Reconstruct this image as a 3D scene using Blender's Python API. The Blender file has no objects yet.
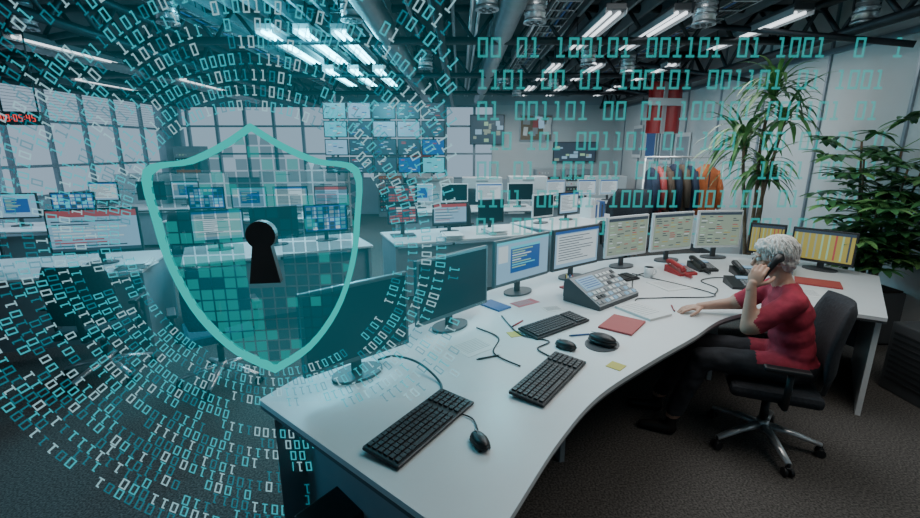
import bpy, bmesh, math, random
from mathutils import Vector, Matrix, noise
random.seed(7)
V=Vector
# ------------------------------------------------------------------ materials
def mat(name,col,rough=.5,metal=0,em=None,es=0,var=.0,scale=8,bump=0,alpha=None,spec=None):
    m=bpy.data.materials.new(name); m.use_nodes=True
    nt=m.node_tree; p=nt.nodes['Principled BSDF']
    p.inputs['Base Color'].default_value=(*col,1); p.inputs['Roughness'].default_value=rough
    p.inputs['Metallic'].default_value=metal
    if spec is not None: p.inputs['Specular IOR Level'].default_value=spec
    if em: 
        p.inputs['Emission Color'].default_value=(*em,1); p.inputs['Emission Strength'].default_value=es
    if var or bump:
        tc=nt.nodes.new('ShaderNodeTexCoord'); nz=nt.nodes.new('ShaderNodeTexNoise')
        nz.inputs['Scale'].default_value=scale; nz.inputs['Detail'].default_value=5
        nt.links.new(tc.outputs['Object'],nz.inputs['Vector'])
        if var:
            r=nt.nodes.new('ShaderNodeValToRGB')
            r.color_ramp.elements[0].position=.3; r.color_ramp.elements[1].position=.7
            r.color_ramp.elements[0].color=(*[c*(1-var) for c in col],1)
            r.color_ramp.elements[1].color=(*[min(1,c*(1+var)) for c in col],1)
            nt.links.new(nz.outputs['Fac'],r.inputs['Fac']); nt.links.new(r.outputs['Color'],p.inputs['Base Color'])
        if bump:
            bn=nt.nodes.new('ShaderNodeBump'); bn.inputs['Strength'].default_value=bump
            bn.inputs['Distance'].default_value=.01
            nt.links.new(nz.outputs['Fac'],bn.inputs['Height']); nt.links.new(bn.outputs['Normal'],p.inputs['Normal'])
    if alpha is not None: p.inputs['Alpha'].default_value=alpha
    return m
def holo(name,col,strength,op,falloff=None):
    m=bpy.data.materials.new(name); m.use_nodes=True; nt=m.node_tree
    for n in list(nt.nodes): nt.nodes.remove(n)
    o=nt.nodes.new('ShaderNodeOutputMaterial'); mx=nt.nodes.new('ShaderNodeMixShader')
    t=nt.nodes.new('ShaderNodeBsdfTransparent'); e=nt.nodes.new('ShaderNodeEmission')
    e.inputs['Color'].default_value=(*col,1); e.inputs['Strength'].default_value=strength
    mx.inputs['Fac'].default_value=op
    if falloff:
        tc=nt.nodes.new('ShaderNodeTexCoord'); ln=nt.nodes.new('ShaderNodeVectorMath'); ln.operation='LENGTH'
        mr=nt.nodes.new('ShaderNodeMapRange'); mr.interpolation_type='SMOOTHSTEP'
        mr.inputs['From Min'].default_value=falloff[0]; mr.inputs['From Max'].default_value=falloff[1]
        mr.inputs['To Min'].default_value=op; mr.inputs['To Max'].default_value=0
        nt.links.new(tc.outputs['Object'],ln.inputs[0]); nt.links.new(ln.outputs['Value'],mr.inputs['Value']); nt.links.new(mr.outputs['Result'],mx.inputs['Fac'])
    nt.links.new(t.outputs[0],mx.inputs[1]); nt.links.new(e.outputs[0],mx.inputs[2]); nt.links.new(mx.outputs[0],o.inputs['Surface'])
    return m
M={}
M['desk']=mat('desk_laminate',(.68,.71,.72),.35,var=.04,scale=3)
M['edge']=mat('desk_edge',(.10,.11,.12),.5)
M['greypanel']=mat('grey_panel',(.26,.30,.33),.5,var=.05)
M['black']=mat('black_plastic',(.015,.016,.018),.4,var=.2,scale=30)
M['key']=mat('key_plastic',(.035,.037,.041),.45)
M['dgrey']=mat('dark_grey_plastic',(.06,.065,.07),.45)
M['grey']=mat('grey_plastic',(.3,.31,.32),.45)
M['silver']=mat('brushed_silver',(.7,.71,.72),.3,.7,var=.05)
M['duct']=mat('galvanised_duct',(.38,.42,.44),.35,.8,var=.1,scale=6)
M['steel']=mat('dark_steel',(.035,.04,.046),.5,.4,var=.2)
M['white']=mat('white_plastic',(.66,.69,.70),.4)
M['wall']=mat('wall_paint',(.36,.42,.47),.8,var=.05,scale=1.5,bump=.05)
M['rwall']=mat('right_wall_paint',(.52,.55,.56),.8,var=.05,scale=1.2,bump=.05)
M['ceil']=mat('ceiling_deck',(.07,.08,.085),.8,var=.15,scale=2)
M['baffle']=mat('ceiling_baffle',(.26,.29,.31),.6,var=.06)
M['trim']=mat('aluminium_trim',(.25,.29,.33),.4,.4)
M['bezel']=mat('monitor_bezel',(.10,.12,.13),.3)
M['offsheen']=mat('screen_off_sheen',(.006,.009,.012),.3,em=(.04,.13,.17),es=.08,spec=.25)  # faint teal emission painted in for the reflection on dark glass
M['sb']=mat('scr_pale_blue',(.1,.15,.2),.3,em=(.30,.52,.70),es=.65)
M['sw']=mat('scr_white',(.2,.2,.2),.3,em=(.58,.70,.76),es=.7)
M['sd']=mat('scr_deep_blue',(.01,.03,.1),.3,em=(.02,.10,.35),es=.7)
M['sg']=mat('scr_green',(.05,.1,.05),.3,em=(.35,.6,.4),es=.7)
M['sp']=mat('scr_pale_green',(.1,.12,.1),.3,em=(.38,.48,.38),es=.5)
M['sy']=mat('scr_yellow',(.2,.15,.02),.3,em=(.52,.44,.13),es=.45)
M['sr']=mat('scr_red',(.2,.02,.02),.3,em=(.5,.09,.11),es=.5)
M['sk']=mat('scr_dark_line',(.02,.03,.04),.3,em=(.05,.08,.12),es=.5)
M['sc']=mat('scr_cyan',(.02,.1,.12),.3,em=(.1,.6,.75),es=.8)
M['led']=mat('clock_led',(.3,.0,.0),.3,em=(1,.06,.05),es=1.2)
M['paper']=mat('paper',(.70,.71,.70),.8,var=.03)
M['redp']=mat('red_folder',(.40,.06,.06),.5)
M['redplastic']=mat('red_plastic',(.38,.025,.03),.4)
M['pink']=mat('pink_paper',(.5,.15,.17),.7)
M['yellow']=mat('yellow_note',(.6,.5,.12),.7)
M['bluep']=mat('blue_plastic',(.05,.12,.3),.5)
M['shirt']=mat('red_shirt',(.36,.028,.055),.85,var=.2,scale=25,bump=.3)
M['pants']=mat('dark_trousers',(.022,.024,.03),.85,var=.2,scale=30,bump=.2)
M['skin']=mat('skin',(.52,.30,.22),.5,var=.06,scale=20)
M['lip']=mat('lips',(.42,.14,.13),.45)
M['eyew']=mat('eye_white',(.75,.74,.72),.2)
M['iris']=mat('eye_iris',(.08,.09,.08),.1)
M['hair']=mat('grey_hair',(.58,.57,.54),.6,var=.25,scale=60,bump=.4)
M['hair2']=mat('silver_hair',(.78,.77,.74),.5)
M['shoe']=mat('black_leather',(.015,.013,.012),.35)
M['cloth']=mat('chair_fabric',(.022,.024,.03),.9,var=.25,scale=60,bump=.3)
M['clothb']=mat('blue_chair_fabric',(.03,.10,.14),.9,var=.25,scale=60,bump=.3)
M['leaf']=mat('leaf_green',(.05,.16,.055),.4,var=.35,scale=6)
M['leaf2']=mat('leaf_light_green',(.15,.32,.10),.4,var=.3,scale=6)
M['bark']=mat('bark',(.16,.11,.07),.9,var=.3,scale=20,bump=.5)
M['soil']=mat('soil',(.03,.02,.015),.95,var=.3,scale=30,bump=.6)
M['orange']=mat('orange_jacket',(.58,.15,.05),.8,var=.15,scale=10,bump=.3)
M['navy']=mat('navy_jacket',(.02,.03,.06),.85,var=.2,scale=10,bump=.3)
M['brown']=mat('brown_jacket',(.10,.07,.05),.85,var=.2,scale=10,bump=.3)
M['keyh']=mat('keyhole_metal',(.07,.055,.05),.4,.3,var=.2)
M['cork']=mat('cork_board',(.20,.14,.09),.9,var=.2,scale=40)
M['tube']=mat('lamp_tube',(.8,.9,1),.4,em=(.90,.96,1),es=1.7)
M['flaretube']=mat('flare_tube_cyan',(.5,.9,1),.4,em=(.16,.80,1),es=14)  # strong cyan glow standing in for a flare at the ceiling
M['holoedge']=holo('hologram_edge',(.012,.56,.52),1.0,.93)
M['holocell']=holo('hologram_cell',(.0,.15,.19),.6,.58)
M['holocell2']=holo('hologram_cell_bright',(.0,.40,.38),.75,.66)
M['tealhaze']=holo('teal_haze',(.01,.42,.52),.8,.16,(.30,1.5))  # teal haze painted as a faint glow, fading outwards
M['dig1']=holo('digit_cyan',(.04,.58,.68),1.0,.7)
M['dig2']=holo('digit_pale',(.38,.70,.78),1.0,.75)
M['dig3']=holo('digit_dim',(.02,.32,.42),.8,.55)
M['dig4']=holo('digit_row',(.03,.55,.53),.9,.6)
def carpet():
    m=mat('carpet',(.03,.031,.033),.95); nt=m.node_tree; p=nt.nodes['Principled BSDF']
    tc=nt.nodes.new('ShaderNodeTexCoord'); n1=nt.nodes.new('ShaderNodeTexNoise'); n1.inputs['Scale'].default_value=90; n1.inputs['Detail'].default_value=6
    r=nt.nodes.new('ShaderNodeValToRGB'); r.color_ramp.elements[0].position=.38; r.color_ramp.elements[0].color=(.042,.039,.037,1)
    r.color_ramp.elements[1].position=.66; r.color_ramp.elements[1].color=(.15,.138,.127,1)
    b=nt.nodes.new('ShaderNodeBump'); b.inputs['Strength'].default_value=.5; b.inputs['Distance'].default_value=.01
    nt.links.new(tc.outputs['Object'],n1.inputs['Vector']); nt.links.new(n1.outputs['Fac'],r.inputs['Fac'])
    nt.links.new(r.outputs['Color'],p.inputs['Base Color']); nt.links.new(n1.outputs['Fac'],b.inputs['Height']); nt.links.new(b.outputs['Normal'],p.inputs['Normal'])
    return m
M['carpet']=carpet()
# ------------------------------------------------------------------ mesh builder
CUBE=[(x,y,z) for x in(-.5,.5) for y in(-.5,.5) for z in(-.5,.5)]
CF=[(0,1,3,2),(4,6,7,5),(0,4,5,1),(2,3,7,6),(0,2,6,4),(1,5,7,3)]
def usphere(u,v):
    vs=[(0,0,1)]
    for j in range(1,v):
        for i in range(u):
            a=math.pi*j/v;c=2*math.pi*i/u; vs.append((math.sin(a)*math.cos(c),math.sin(a)*math.sin(c),math.cos(a)))
    vs.append((0,0,-1)); fs=[]
    for i in range(u):
        fs.append((0,1+i,1+(i+1)%u)); o=1+(v-2)*u; fs.append((len(vs)-1,o+(i+1)%u,o+i))
        for j in range(v-2):
            q=1+j*u; fs.append((q+i,q+u+i,q+u+(i+1)%u,q+(i+1)%u))
    return [V(x) for x in vs],fs
SPH={}
def gs(u,v):
    if (u,v) not in SPH: SPH[(u,v)]=usphere(u,v)
    return SPH[(u,v)]
class B:
    def __init__(s): s.bm=bmesh.new(); s.m=[]
    def mi(s,k):
        if k not in s.m: s.m.append(k)
        return s.m.index(k)
    def face(s,vs,k,smooth=False):
        try: f=s.bm.faces.new(vs)
        except ValueError: return None
        f.material_index=s.mi(k); f.smooth=smooth; return f
    def poly(s,pts,k): return s.face([s.bm.verts.new(p) for p in pts],k)
    def box(s,c,sz,k,rot=None,bev=0):
        c=V(c); r=rot.to_3x3() if rot else None
        def tr(x,y,z):
            p=V((x*sz[0],y*sz[1],z*sz[2])); return c+(r@p if r else p)
        if bev:
            t=bmesh.new(); vs=[t.verts.new(V((p[0]*sz[0],p[1]*sz[1],p[2]*sz[2]))) for p in CUBE]
            for f in CF: t.faces.new([vs[i] for i in f])
            bmesh.ops.bevel(t,geom=list(t.edges),offset=bev,segments=2,profile=.5,affect='EDGES')
            t.verts.index_update(); nv=[s.bm.verts.new(c+(r@v.co if r else v.co)) for v in t.verts]
            for f in t.faces: s.face([nv[v.index] for v in f.verts],k)
            t.free(); return
        vs=[s.bm.verts.new(tr(*p)) for p in CUBE]
        for f in CF: s.face([vs[i] for i in f],k)
    def tube(s,path,r,k,seg=10,caps=True,smooth=True,flat=1):
        path=[V(p) for p in path]; n=len(path)
        if not hasattr(r,'__len__'): r=[r]*n
        t0=(path[1]-path[0]).normalized()
        up=V((0,0,1)) if abs(t0.z)<.9 else V((1,0,0))
        a=t0.cross(up).normalized(); rings=[]
        for i,p in enumerate(path):
            t=(path[min(i+1,n-1)]-path[max(i-1,0)]).normalized()
            a=(a-t*a.dot(t)).normalized(); b=t.cross(a)
            rings.append([s.bm.verts.new(p+(a*math.cos(j*2*math.pi/seg)+b*flat*math.sin(j*2*math.pi/seg))*r[i]) for j in range(seg)])
        for i in range(n-1):
            for j in range(seg):
                s.face([rings[i][j],rings[i][(j+1)%seg],rings[i+1][(j+1)%seg],rings[i+1][j]],k,smooth)
        if caps: s.face(rings[0][::-1],k); s.face(rings[-1],k)
    def cyl(s,a,b,r,k,r2=None,seg=16,smooth=True): s.tube([a,b],[r,r if r2 is None else r2],k,seg,True,smooth)
    def ball(s,c,rad,k,rot=None,u=16,v=10):
        r=rot.to_3x3() if rot else Matrix.Identity(3); c=V(c)
        if not hasattr(rad,'__len__'): rad=(rad,)*3
        vs,fs=gs(u,v); nv=[s.bm.verts.new(c+r@V((q.x*rad[0],q.y*rad[1],q.z*rad[2]))) for q in vs]
        for f in fs: s.face([nv[i] for i in f],k,True)
    def prism(s,pts,z0,z1,k,kside=None):
        lo=[s.bm.verts.new((p[0],p[1],z0)) for p in pts]; hi=[s.bm.verts.new((p[0],p[1],z1)) for p in pts]
        s.face(hi,k); s.face(lo[::-1],k); n=len(pts)
        for i in range(n): s.face([lo[i],lo[(i+1)%n],hi[(i+1)%n],hi[i]],kside or k)
    def add_mesh(s,me,fn,smooth=True):
        vs=[s.bm.verts.new(v.co) for v in me.vertices]
        for p in me.polygons:
            s.face([vs[i] for i in p.vertices],fn(p.center),smooth)
    def finish(s,name,loc=(0,0,0),rz=0,normals=True):
        if normals: bmesh.ops.recalc_face_normals(s.bm,faces=s.bm.faces)
        me=bpy.data.meshes.new(name); s.bm.to_mesh(me); s.bm.free()
        for k in s.m: me.materials.append(M[k])
        o=bpy.data.objects.new(name,me); bpy.context.collection.objects.link(o)
        o.location=loc; o.rotation_euler=(0,0,rz); return o
def RZ(a): return Matrix.Rotation(a,4,'Z')
def RX(a): return Matrix.Rotation(a,4,'X')
def smooth_line(pts,n=6):
    out=[]; P=[V((*p,0)) if len(p)==2 else V(p) for p in pts]
    for i in range(len(P)-1):
        p0=P[max(i-1,0)];p1=P[i];p2=P[i+1];p3=P[min(i+2,len(P)-1)]
        for j in range(n):
            t=j/n; out.append(.5*((2*p1)+(p2-p0)*t+(2*p0-5*p1+4*p2-p3)*t*t+(3*p1-p0-3*p2+p3)*t**3))
    out.append(P[-1]); return out
# ------------------------------------------------------------------ woman
def remesh(parts,voxel,it=4):
    VS=[];FS=[]; sv,sf=gs(20,14)
    def add_ball(c,r,rot=None):
        if not hasattr(r,'__len__'): r=(r,)*3
        o=len(VS); c=V(c)
        for q in sv:
            p=V((q.x*r[0],q.y*r[1],q.z*r[2])); VS.append(c+(rot@p if rot else p))
        FS.extend([tuple(i+o for i in f) for f in sf])
    for p in parts:
        if p[0]=='b': add_ball(p[1],p[2],p[3] if len(p)>3 else None)
        else:
            _,a,c,ra,rb=p; a=V(a);c=V(c); n=max(2,int((c-a).length/(min(ra,rb)*.35)))
            for i in range(n+1):
                t=i/n; add_ball(a.lerp(c,t),ra+(rb-ra)*t)
    me=bpy.data.meshes.new('tmp'); me.from_pydata(VS,[],FS); me.update()
    o=bpy.data.objects.new('tmp',me); bpy.context.collection.objects.link(o)
    m=o.modifiers.new('r','REMESH'); m.mode='VOXEL'; m.voxel_size=voxel
    s=o.modifiers.new('s','SMOOTH'); s.factor=.5; s.iterations=it
    dg=bpy.context.evaluated_depsgraph_get(); dg.update()
    out=bpy.data.meshes.new_from_object(o.evaluated_get(dg))
    bpy.data.objects.remove(o); return out
F=V((-.92,.39,0)).normalized(); L=V((-F.y,F.x,0)); P0=V((1.97,2.47,0))
fang=math.atan2(F.y,F.x)-math.pi/2
RB=Matrix((( -L.x,F.x,0),( -L.y,F.y,0),(0,0,1)))
def Q(f,l,z): return P0+F*f+L*l+V((0,0,z))
W=B()
SHL,SHR=Q(.07,.165,.985),Q(.09,-.165,.985)
ELL,ELR=Q(.28,.21,.82),Q(.29,-.22,.83)
WRL,WRR=Q(.285,.175,1.06),Q(.48,-.17,.80)
parts=[('b',Q(-.01,0,.565),(.175,.135,.105),RB),('b',Q(.0,0,.66),(.15,.115,.12),RB),('b',Q(.02,0,.76),(.15,.112,.13),RB),
 ('b',Q(.05,0,.88),(.165,.118,.13),RB),('b',Q(.07,0,.96),(.165,.09,.075),RB),('b',Q(.115,.07,.88),(.06,.055,.06),RB),('b',Q(.115,-.07,.88),(.06,.055,.06),RB),
 ('c',Q(.07,.06,1.015),SHL,.055,.062),('c',Q(.08,-.06,1.015),SHR,.055,.062),('c',Q(.08,0,1.0),Q(.125,0,1.11),.062,.05)]
SL=SHL.lerp(ELL,.88); SR=SHR.lerp(ELR,.88)
parts+=[('c',SHL,SL,.064,.056),('c',SHR,SR,.064,.056),('c',SL,ELL,.042,.041),('c',SR,ELR,.042,.041),('c',ELL,WRL,.041,.026),('c',ELR,WRR,.041,.026)]
KL,KR=Q(.47,.12,.565),Q(.49,-.11,.565); AL,AR=Q(.60,.12,.13),Q(.68,-.13,.13)
parts+=[('c',Q(.02,.09,.565),KL,.092,.066),('c',Q(.02,-.09,.565),KR,.092,.066),('c',KL,KL.lerp(AL,.35),.064,.062),('c',KL.lerp(AL,.35),AL.lerp(KL,.08),.062,.048),('c',KR,KR.lerp(AR,.35),.064,.062),('c',KR.lerp(AR,.35),AR.lerp(KR,.08),.062,.048),
 ('c',AL,AL-V((0,0,.06)),.036,.036),('c',AR,AR-V((0,0,.06)),.036,.036),
 ('c',AL+V((0,0,-.085)),AL+F*.17+V((0,0,-.097)),.042,.032),('c',AR+V((0,0,-.085)),AR+F*.17+V((0,0,-.097)),.042,.032)]
bd=remesh(parts,.011,5)
def segd(p,a,c):
    d=c-a; t=max(0,min(1,(p-a).dot(d)/d.dot(d))); return (p-(a+d*t)).length
def cls(p):
    p=V(p); q=p-P0; f=q.dot(F); l=q.dot(L)
    if p.z<.13 and f>.45: return 'shoe'
    if p.z<.155 and f>.45: return 'skin'
    for S,E,Wr in ((SL,ELL,WRL),(SR,ELR,WRR)):
        if min(segd(p,S,E),segd(p,E,Wr))<.06 and (p-S).dot((E-S).normalized())>-.002: return 'skin'
        if segd(p,E,Wr)<.05 and (p-E).dot((Wr-E).normalized())>.03: return 'skin'
    if p.z<.60 or (f>.2 and p.z<.66): return 'pants'
    if (p-Q(.1,0,1.08)).length<.075 and p.z>1.035: return 'skin'
    return 'shirt'
for v in bd.vertices:
    k=cls(v.co)
    if k in('shirt','pants'):
        v.co+=v.normal*(noise.noise(v.co*14)*.008+abs(noise.noise(V((v.co.x*9,v.co.y*9,v.co.z*22))))*.008)
W.add_mesh(bd,cls)
def hand(wr,Y,Z,thumb,curl,spread=.05,tc=.5):
    Y=V(Y).normalized(); Z=(V(Z)-Y*V(Z).dot(Y)).normalized(); X=Y.cross(Z)
    R=Matrix((X,Y,Z)).transposed(); T=lambda x,y,z: wr+R@V((x,y,z))
    ps=[('c',T(0,-.02,0),T(0,.015,0),.024,.024),('b',T(0,.05,0),(.040,.046,.014),R),('b',T(thumb*.022,.03,-.006),(.018,.032,.015),R)]
    for i,(ox,ln) in enumerate(((.030,.92),(.010,1.0),(-.010,.94),(-.029,.76))):
        ox*=thumb; p=V((ox,.086-abs(ox)*.25,0)); ang=curl*.55; sx=ox*spread*25*.05
        ps.append(('c',T(ox*.8,.05,0),T(*p),.0105,.0095))
        for j,sl in enumerate((.042,.026,.021)):
            d=V((sx,math.cos(ang),-math.sin(ang))); q=p+d*sl*ln
            ps.append(('c',T(*p),T(*q),.0092-.0008*j,.0086-.001*j)); p=q; ang+=curl*(.8+.05*i)
    p=V((thumb*.03,.022,-.006))
    for j,(sl,d) in enumerate(((.038,V((thumb*.75,.62,-.25*tc))),(.03,V((thumb*.40,.85,-.5*tc))),(.024,V((thumb*.1,.9,-.6*tc))))):
        q=p+d.normalized()*sl; ps.append(('c',T(*p),T(*q),.0125-.0012*j,.0112-.0014*j)); p=q
    W.add_mesh(remesh(ps,.0034,3),lambda c:'skin')
HC=Q(.165,0,1.195)
hand(WRL,Q(.255,.155,1.16)-WRL,L*1.0+F*.5,1,.85,.05,1.4)
hand(WRR,Q(.65,-.12,.765)-WRR,V((0,0,1)),-1,.35)
tilt=math.radians(14)
HF=(F*math.cos(tilt)-V((0,0,1))*math.sin(tilt)).normalized(); HX=HF.cross(V((0,0,1))).normalized(); HZ=HX.cross(HF)
HR=Matrix((HX,HF,HZ)).transposed(); H=lambda x,y,z: HC+HR@V((x,y,z))
hp=[('b',H(0,-.012,.028),(.074,.092,.085),HR),('b',H(0,.022,-.02),(.058,.066,.085),HR),('b',H(0,.05,-.075),(.034,.034,.028),HR),
 ('b',H(0,.083,-.085),(.018,.012,.016),HR),('c',H(0,.088,.012),H(0,.108,-.022),.008,.0125),('b',H(.011,.096,-.028),.0085),('b',H(-.011,.096,-.028),.0085),
 ('b',H(.038,.062,-.02),(.022,.02,.02),HR),('b',H(-.038,.062,-.02),(.022,.02,.02),HR),('b',H(0,.076,.032),(.05,.014,.012),HR),
 ('b',H(.077,-.008,-.002),(.009,.017,.032),HR),('b',H(-.077,-.008,-.002),(.009,.017,.032),HR),
 ('b',H(0,.088,-.052),(.022,.010,.010),HR),('c',H(0,-.02,-.05),Q(.11,0,1.06),.052,.055)]
W.add_mesh(remesh(hp,.0042,2),lambda c:'skin')
for s in(-1,1):
    W.ball(H(s*.030,.078,.010),.0125,'eyew',HR); W.ball(H(s*.030,.0865,.010),(.006,.0055,.006),'iris',HR)
    W.tube([H(s*.014,.094,.032),H(s*.032,.090,.037),H(s*.048,.076,.031)],[.002,.0035,.0015],'hair',seg=6)
W.tube([H(-.022,.091,-.053),H(0,.0995,-.050),H(.022,.091,-.053)],[.002,.0048,.002],'lip',seg=8)
W.tube([H(-.019,.091,-.059),H(0,.0985,-.060),H(.019,.091,-.059)],[.002,.0055,.002],'lip',seg=8)
cap=[('b',H(0,-.024,.040),(.086,.098,.088),HR),('b',H(0,-.055,-.012),(.078,.062,.08),HR),('b',H(0,.035,.078),(.062,.048,.04),HR),('b',H(.066,-.02,.01),(.02,.045,.05),HR),('b',H(-.066,-.02,.01),(.02,.045,.05),HR)]
cm=remesh(cap,.006,3)
for v in cm.vertices: v.co+=v.normal*(noise.noise(v.co*34)*.014+noise.noise(v.co*90)*.005)
W.add_mesh(cm,lambda c:'hair')
rn=random.Random(3)
for i in range(520):
    th=rn.uniform(0,2*math.pi); ph=rn.uniform(0,1.9); d=V((math.sin(ph)*math.cos(th),math.sin(ph)*math.sin(th),math.cos(ph)))
    if d.y>.55 and d.z<.55: continue
    c0=V((0,-.026,.033)); p=c0+V((d.x*.086,d.y*.1,d.z*.092)); path=[]
    t=V((d.x*d.z,d.y*d.z,-(1-d.z**2))).normalized() if abs(d.z)<.99 else V((rn.uniform(-1,1),rn.uniform(-1,1),0)).normalized()
    t=(t+V((rn.uniform(-.4,.4),rn.uniform(-.4,.4),0))).normalized(); ww=rn.uniform(-.4,.4)
    for j in range(6):
        path.append(H(*(c0+(p-c0)*(1.02+.03*math.sin(j*1.1+ww*6))))); p=p+t*.012; e=p-c0; e2=V((e.x/.086,e.y/.1,e.z/.092)).normalized(); p=c0+V((e2.x*.088,e2.y*.102,e2.z*.094))
        t=(t+V((ww*.3,0,-.15))).normalized()
    W.tube(path,[.002,.003,.0032,.003,.0025,.001],rn.choice(['hair','hair2','hair2']),seg=5,caps=False)
W.finish('seated_woman')
b=B()
b.tube([H(-.080,-.012,.02),H(-.098,-.008,.018),H(-.112,.012,.008),H(-.126,.055,-.035),H(-.122,.10,-.085),H(-.100,.115,-.105),H(-.085,.115,-.11)],[.026,.028,.020,.017,.021,.029,.026],'black',seg=16)
b.finish('telephone_handset')
# ------------------------------------------------------------------ room
XL,XR,YF,YB,ZC=-8,4.3,-2,13,3.5
b=B(); b.box(((XL+XR)/2,(YF+YB)/2,-.05),(XR-XL+.4,YB-YF+.4,.1),'carpet'); b.finish('floor')
b=B(); b.box(((XL+XR)/2,(YF+YB)/2,ZC+.05),(XR-XL+.4,YB-YF+.4,.1),'ceil'); b.finish('ceiling')
b=B(); b.box((XR+.1,(YF+YB)/2,ZC/2),(.2,YB-YF,ZC),'rwall')
b.finish('wall_right')
b=B()
for i in range(13):
    y=-1+i*1.1; b.box((XR-.012,y,ZC/2),(.024,.03,ZC-.02),'trim')
b.box((XR-.02,5.5,2.9),(.04,14.9,.06),'trim'); b.finish('trim_1')
b=B(); b.box((XR-.012,5.5,.06),(.024,14.9,.12),'dgrey'); b.finish('baseboard_right')
b=B(); b.box(((XL+XR)/2,YF-.1,ZC/2),(XR-XL,.2,ZC),'wall'); b.finish('wall_front')
b=B()
b.box((XL-.1,5.5,.45),(.2,15,.9),'wall'); b.box((XL-.1,5.5,3.3),(.2,15,.4),'wall')
for y in (-1.8,2.5,7.8,12.8): b.box((XL-.1,y,2),(.2,.4,2.2),'wall')
b.finish('wall_left')
b=B()
y=-1.6
while y<12.6:
    b.box((XL-.1,y,2),(.08,.06,2.2),'trim'); y+=.9
for z in (.93,1.5,2.35,3.07): b.box((XL-.1,5.5,z),(.09,14.6,.05),'trim')
b.finish('window_1')
b=B()
z=2.4
while z<3.05:
    b.box((XL+.04,5.5,z),(.05,14.4,.004),'white'); z+=.055
b.finish('window_blind')
b=B()
b.box(((XL+XR)/2,YB+.1,.5),(XR-XL,.2,1.0),'wall'); b.box(((XL+XR)/2,YB+.1,3.25),(XR-XL,.2,.5),'wall')
b.box((2.6,YB+.1,2),(3.4,.2,2),'rwall'); b.box((-2.2,YB+.1,2),(.5,.2,2),'wall'); b.box((-7.9,YB+.1,2),(.2,.2,2),'wall')
b.finish('wall_back')
b=B()
x=-7.6
while x<1:
    if abs(x+2.2)>.3: b.box((x,YB+.1,2),(.07,.09,2),'trim')
    x+=.8
for z in (1.02,1.7,2.45,2.98): b.box((-3.4,YB+.1,z),(8.8,.08,.05),'trim')
b.finish('window_2')
b=B()
x=-3.2
while x<3.3:
    b.box((x,8.2,3.36),(.035,9.4,.14),'baffle'); x+=.24
b.finish('ceiling_baffles')
def truss(b,p0,p1,h=.36,n=10,R=.035):
    p0=V(p0);p1=V(p1); up=V((0,0,h))
    b.cyl(p0,p1,R,'steel',seg=8); b.cyl(p0+up,p1+up,R,'steel',seg=8)
    for i in range(n):
        a=p0.lerp(p1,i/n); m=p0.lerp(p1,(i+.5)/n)+up; c=p0.lerp(p1,(i+1)/n)
        b.cyl(a,m,R*.5,'steel',seg=6); b.cyl(m,c,R*.5,'steel',seg=6)
def mk_truss(*a,**k):
    b=B(); truss(b,*a,**k); b.finish('roof_truss')
mk_truss((3.85,1,2.94),(3.85,12.9,2.94),n=18,R=.05)
mk_truss((-3.7,2,2.94),(-3.7,12.9,2.94),n=18,R=.05)
mk_truss((-7.4,2,2.9),(-7.4,12.9,2.9),n=18,R=.05)
mk_truss((-.2,3,2.98),(-.2,12.9,2.98),n=18,R=.045)
for y in (5.7,8.2,10.6): mk_truss((XL+.1,y,3.04),(XR-.1,y,3.04),h=.34,n=24,R=.045)
b=B()
for y in (5,7.4,9.8):
    b.cyl((-3.7,y,3.0),(-7.3,y+2.2,3.2),.035,'steel'); b.cyl((-7.3,y,3.2),(-3.7,y+2.2,3.0),.035,'steel')
for y in (4.5,6.8,9.2): b.cyl((2.9,y+1.2,3.2),(4.2,y,2.75),.03,'steel')
b.finish('roof_bracing')
def duct(x,z,y0,y1,r):
    b=B(); path=[];rad=[]; y=y0
    while y<y1:
        path+= [(x,y,z),(x,y+.05,z)]; rad+=[r,r*.86]; y+=.1
    b.tube(path,rad,'duct',seg=20)
    yy=y0+.5
    while yy<y1:
        b.cyl((x,yy,z),(x,yy,3.5),.008,'steel',seg=6); yy+=1.6
    b.finish('ventilation_duct')
duct(.48,3.12,2.0,12.6,.13); duct(-.85,3.12,2.0,12.6,.13); duct(-5.4,3.12,2.5,12.6,.12)
b=B()
for x in (.12,.2,.86,-1.12): b.cyl((x,2,3.22),(x,12.8,3.22),.02,'silver',seg=8)
b.finish('ceiling_pipework')
for x in (1.05,-2.9,2.75):
    b=B()
    for s in(-1,1): b.box((s*.13,7.4,0),(.012,10.8,.06),'duct')
    for i in range(36): b.box((0,2.1+i*.3,-.02),(.26,.03,.01),'duct')
    for q in (-.08,-.04,.0,.05,.09): b.cyl((q,2,.0),(q,12.7,.0),.014,random.choice(['black','grey','bluep']),seg=6)
    for i in range(5):
        for s in(-1,1): b.cyl((s*.13,3+i*2.2,0),(s*.13,3+i*2.2,.28),.006,'steel',seg=6)
    b.finish('cable_tray',(x,0,3.22))
def lamp(x,y,z,L,k='tube',w=.16):
    b=B(); b.box((0,0,.04),(w,L,.06),'dgrey' if k=='tube' else 'white',bev=.008); 
    b.cyl((-w*.22,-L*.47,-.005),(-w*.22,L*.47,-.005),.018,k,seg=8); b.cyl((w*.22,-L*.47,-.005),(w*.22,L*.47,-.005),.018,k,seg=8)
    for s in(-1,1):
        b.box((s*w*.5,0,.0),(.008,L,.06),'grey'); b.cyl((0,s*L*.4,.07),(0,s*L*.4,ZC-z),.005,'steel',seg=6)
    b.finish('ceiling_light',(x,y,z))
for x in (1.5,2.15,3.3):
    for y in (5.6,8.3,10.8): lamp(x,y,3.1,1.7,w=.2)
for x in (-2.1,-1.7,-1.3):
    for y in (6.2,8.6): lamp(x,y,3.05,1.9,'flaretube',w=.18)  # added cyan lamps, put in for the flare glow on the ceiling
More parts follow.
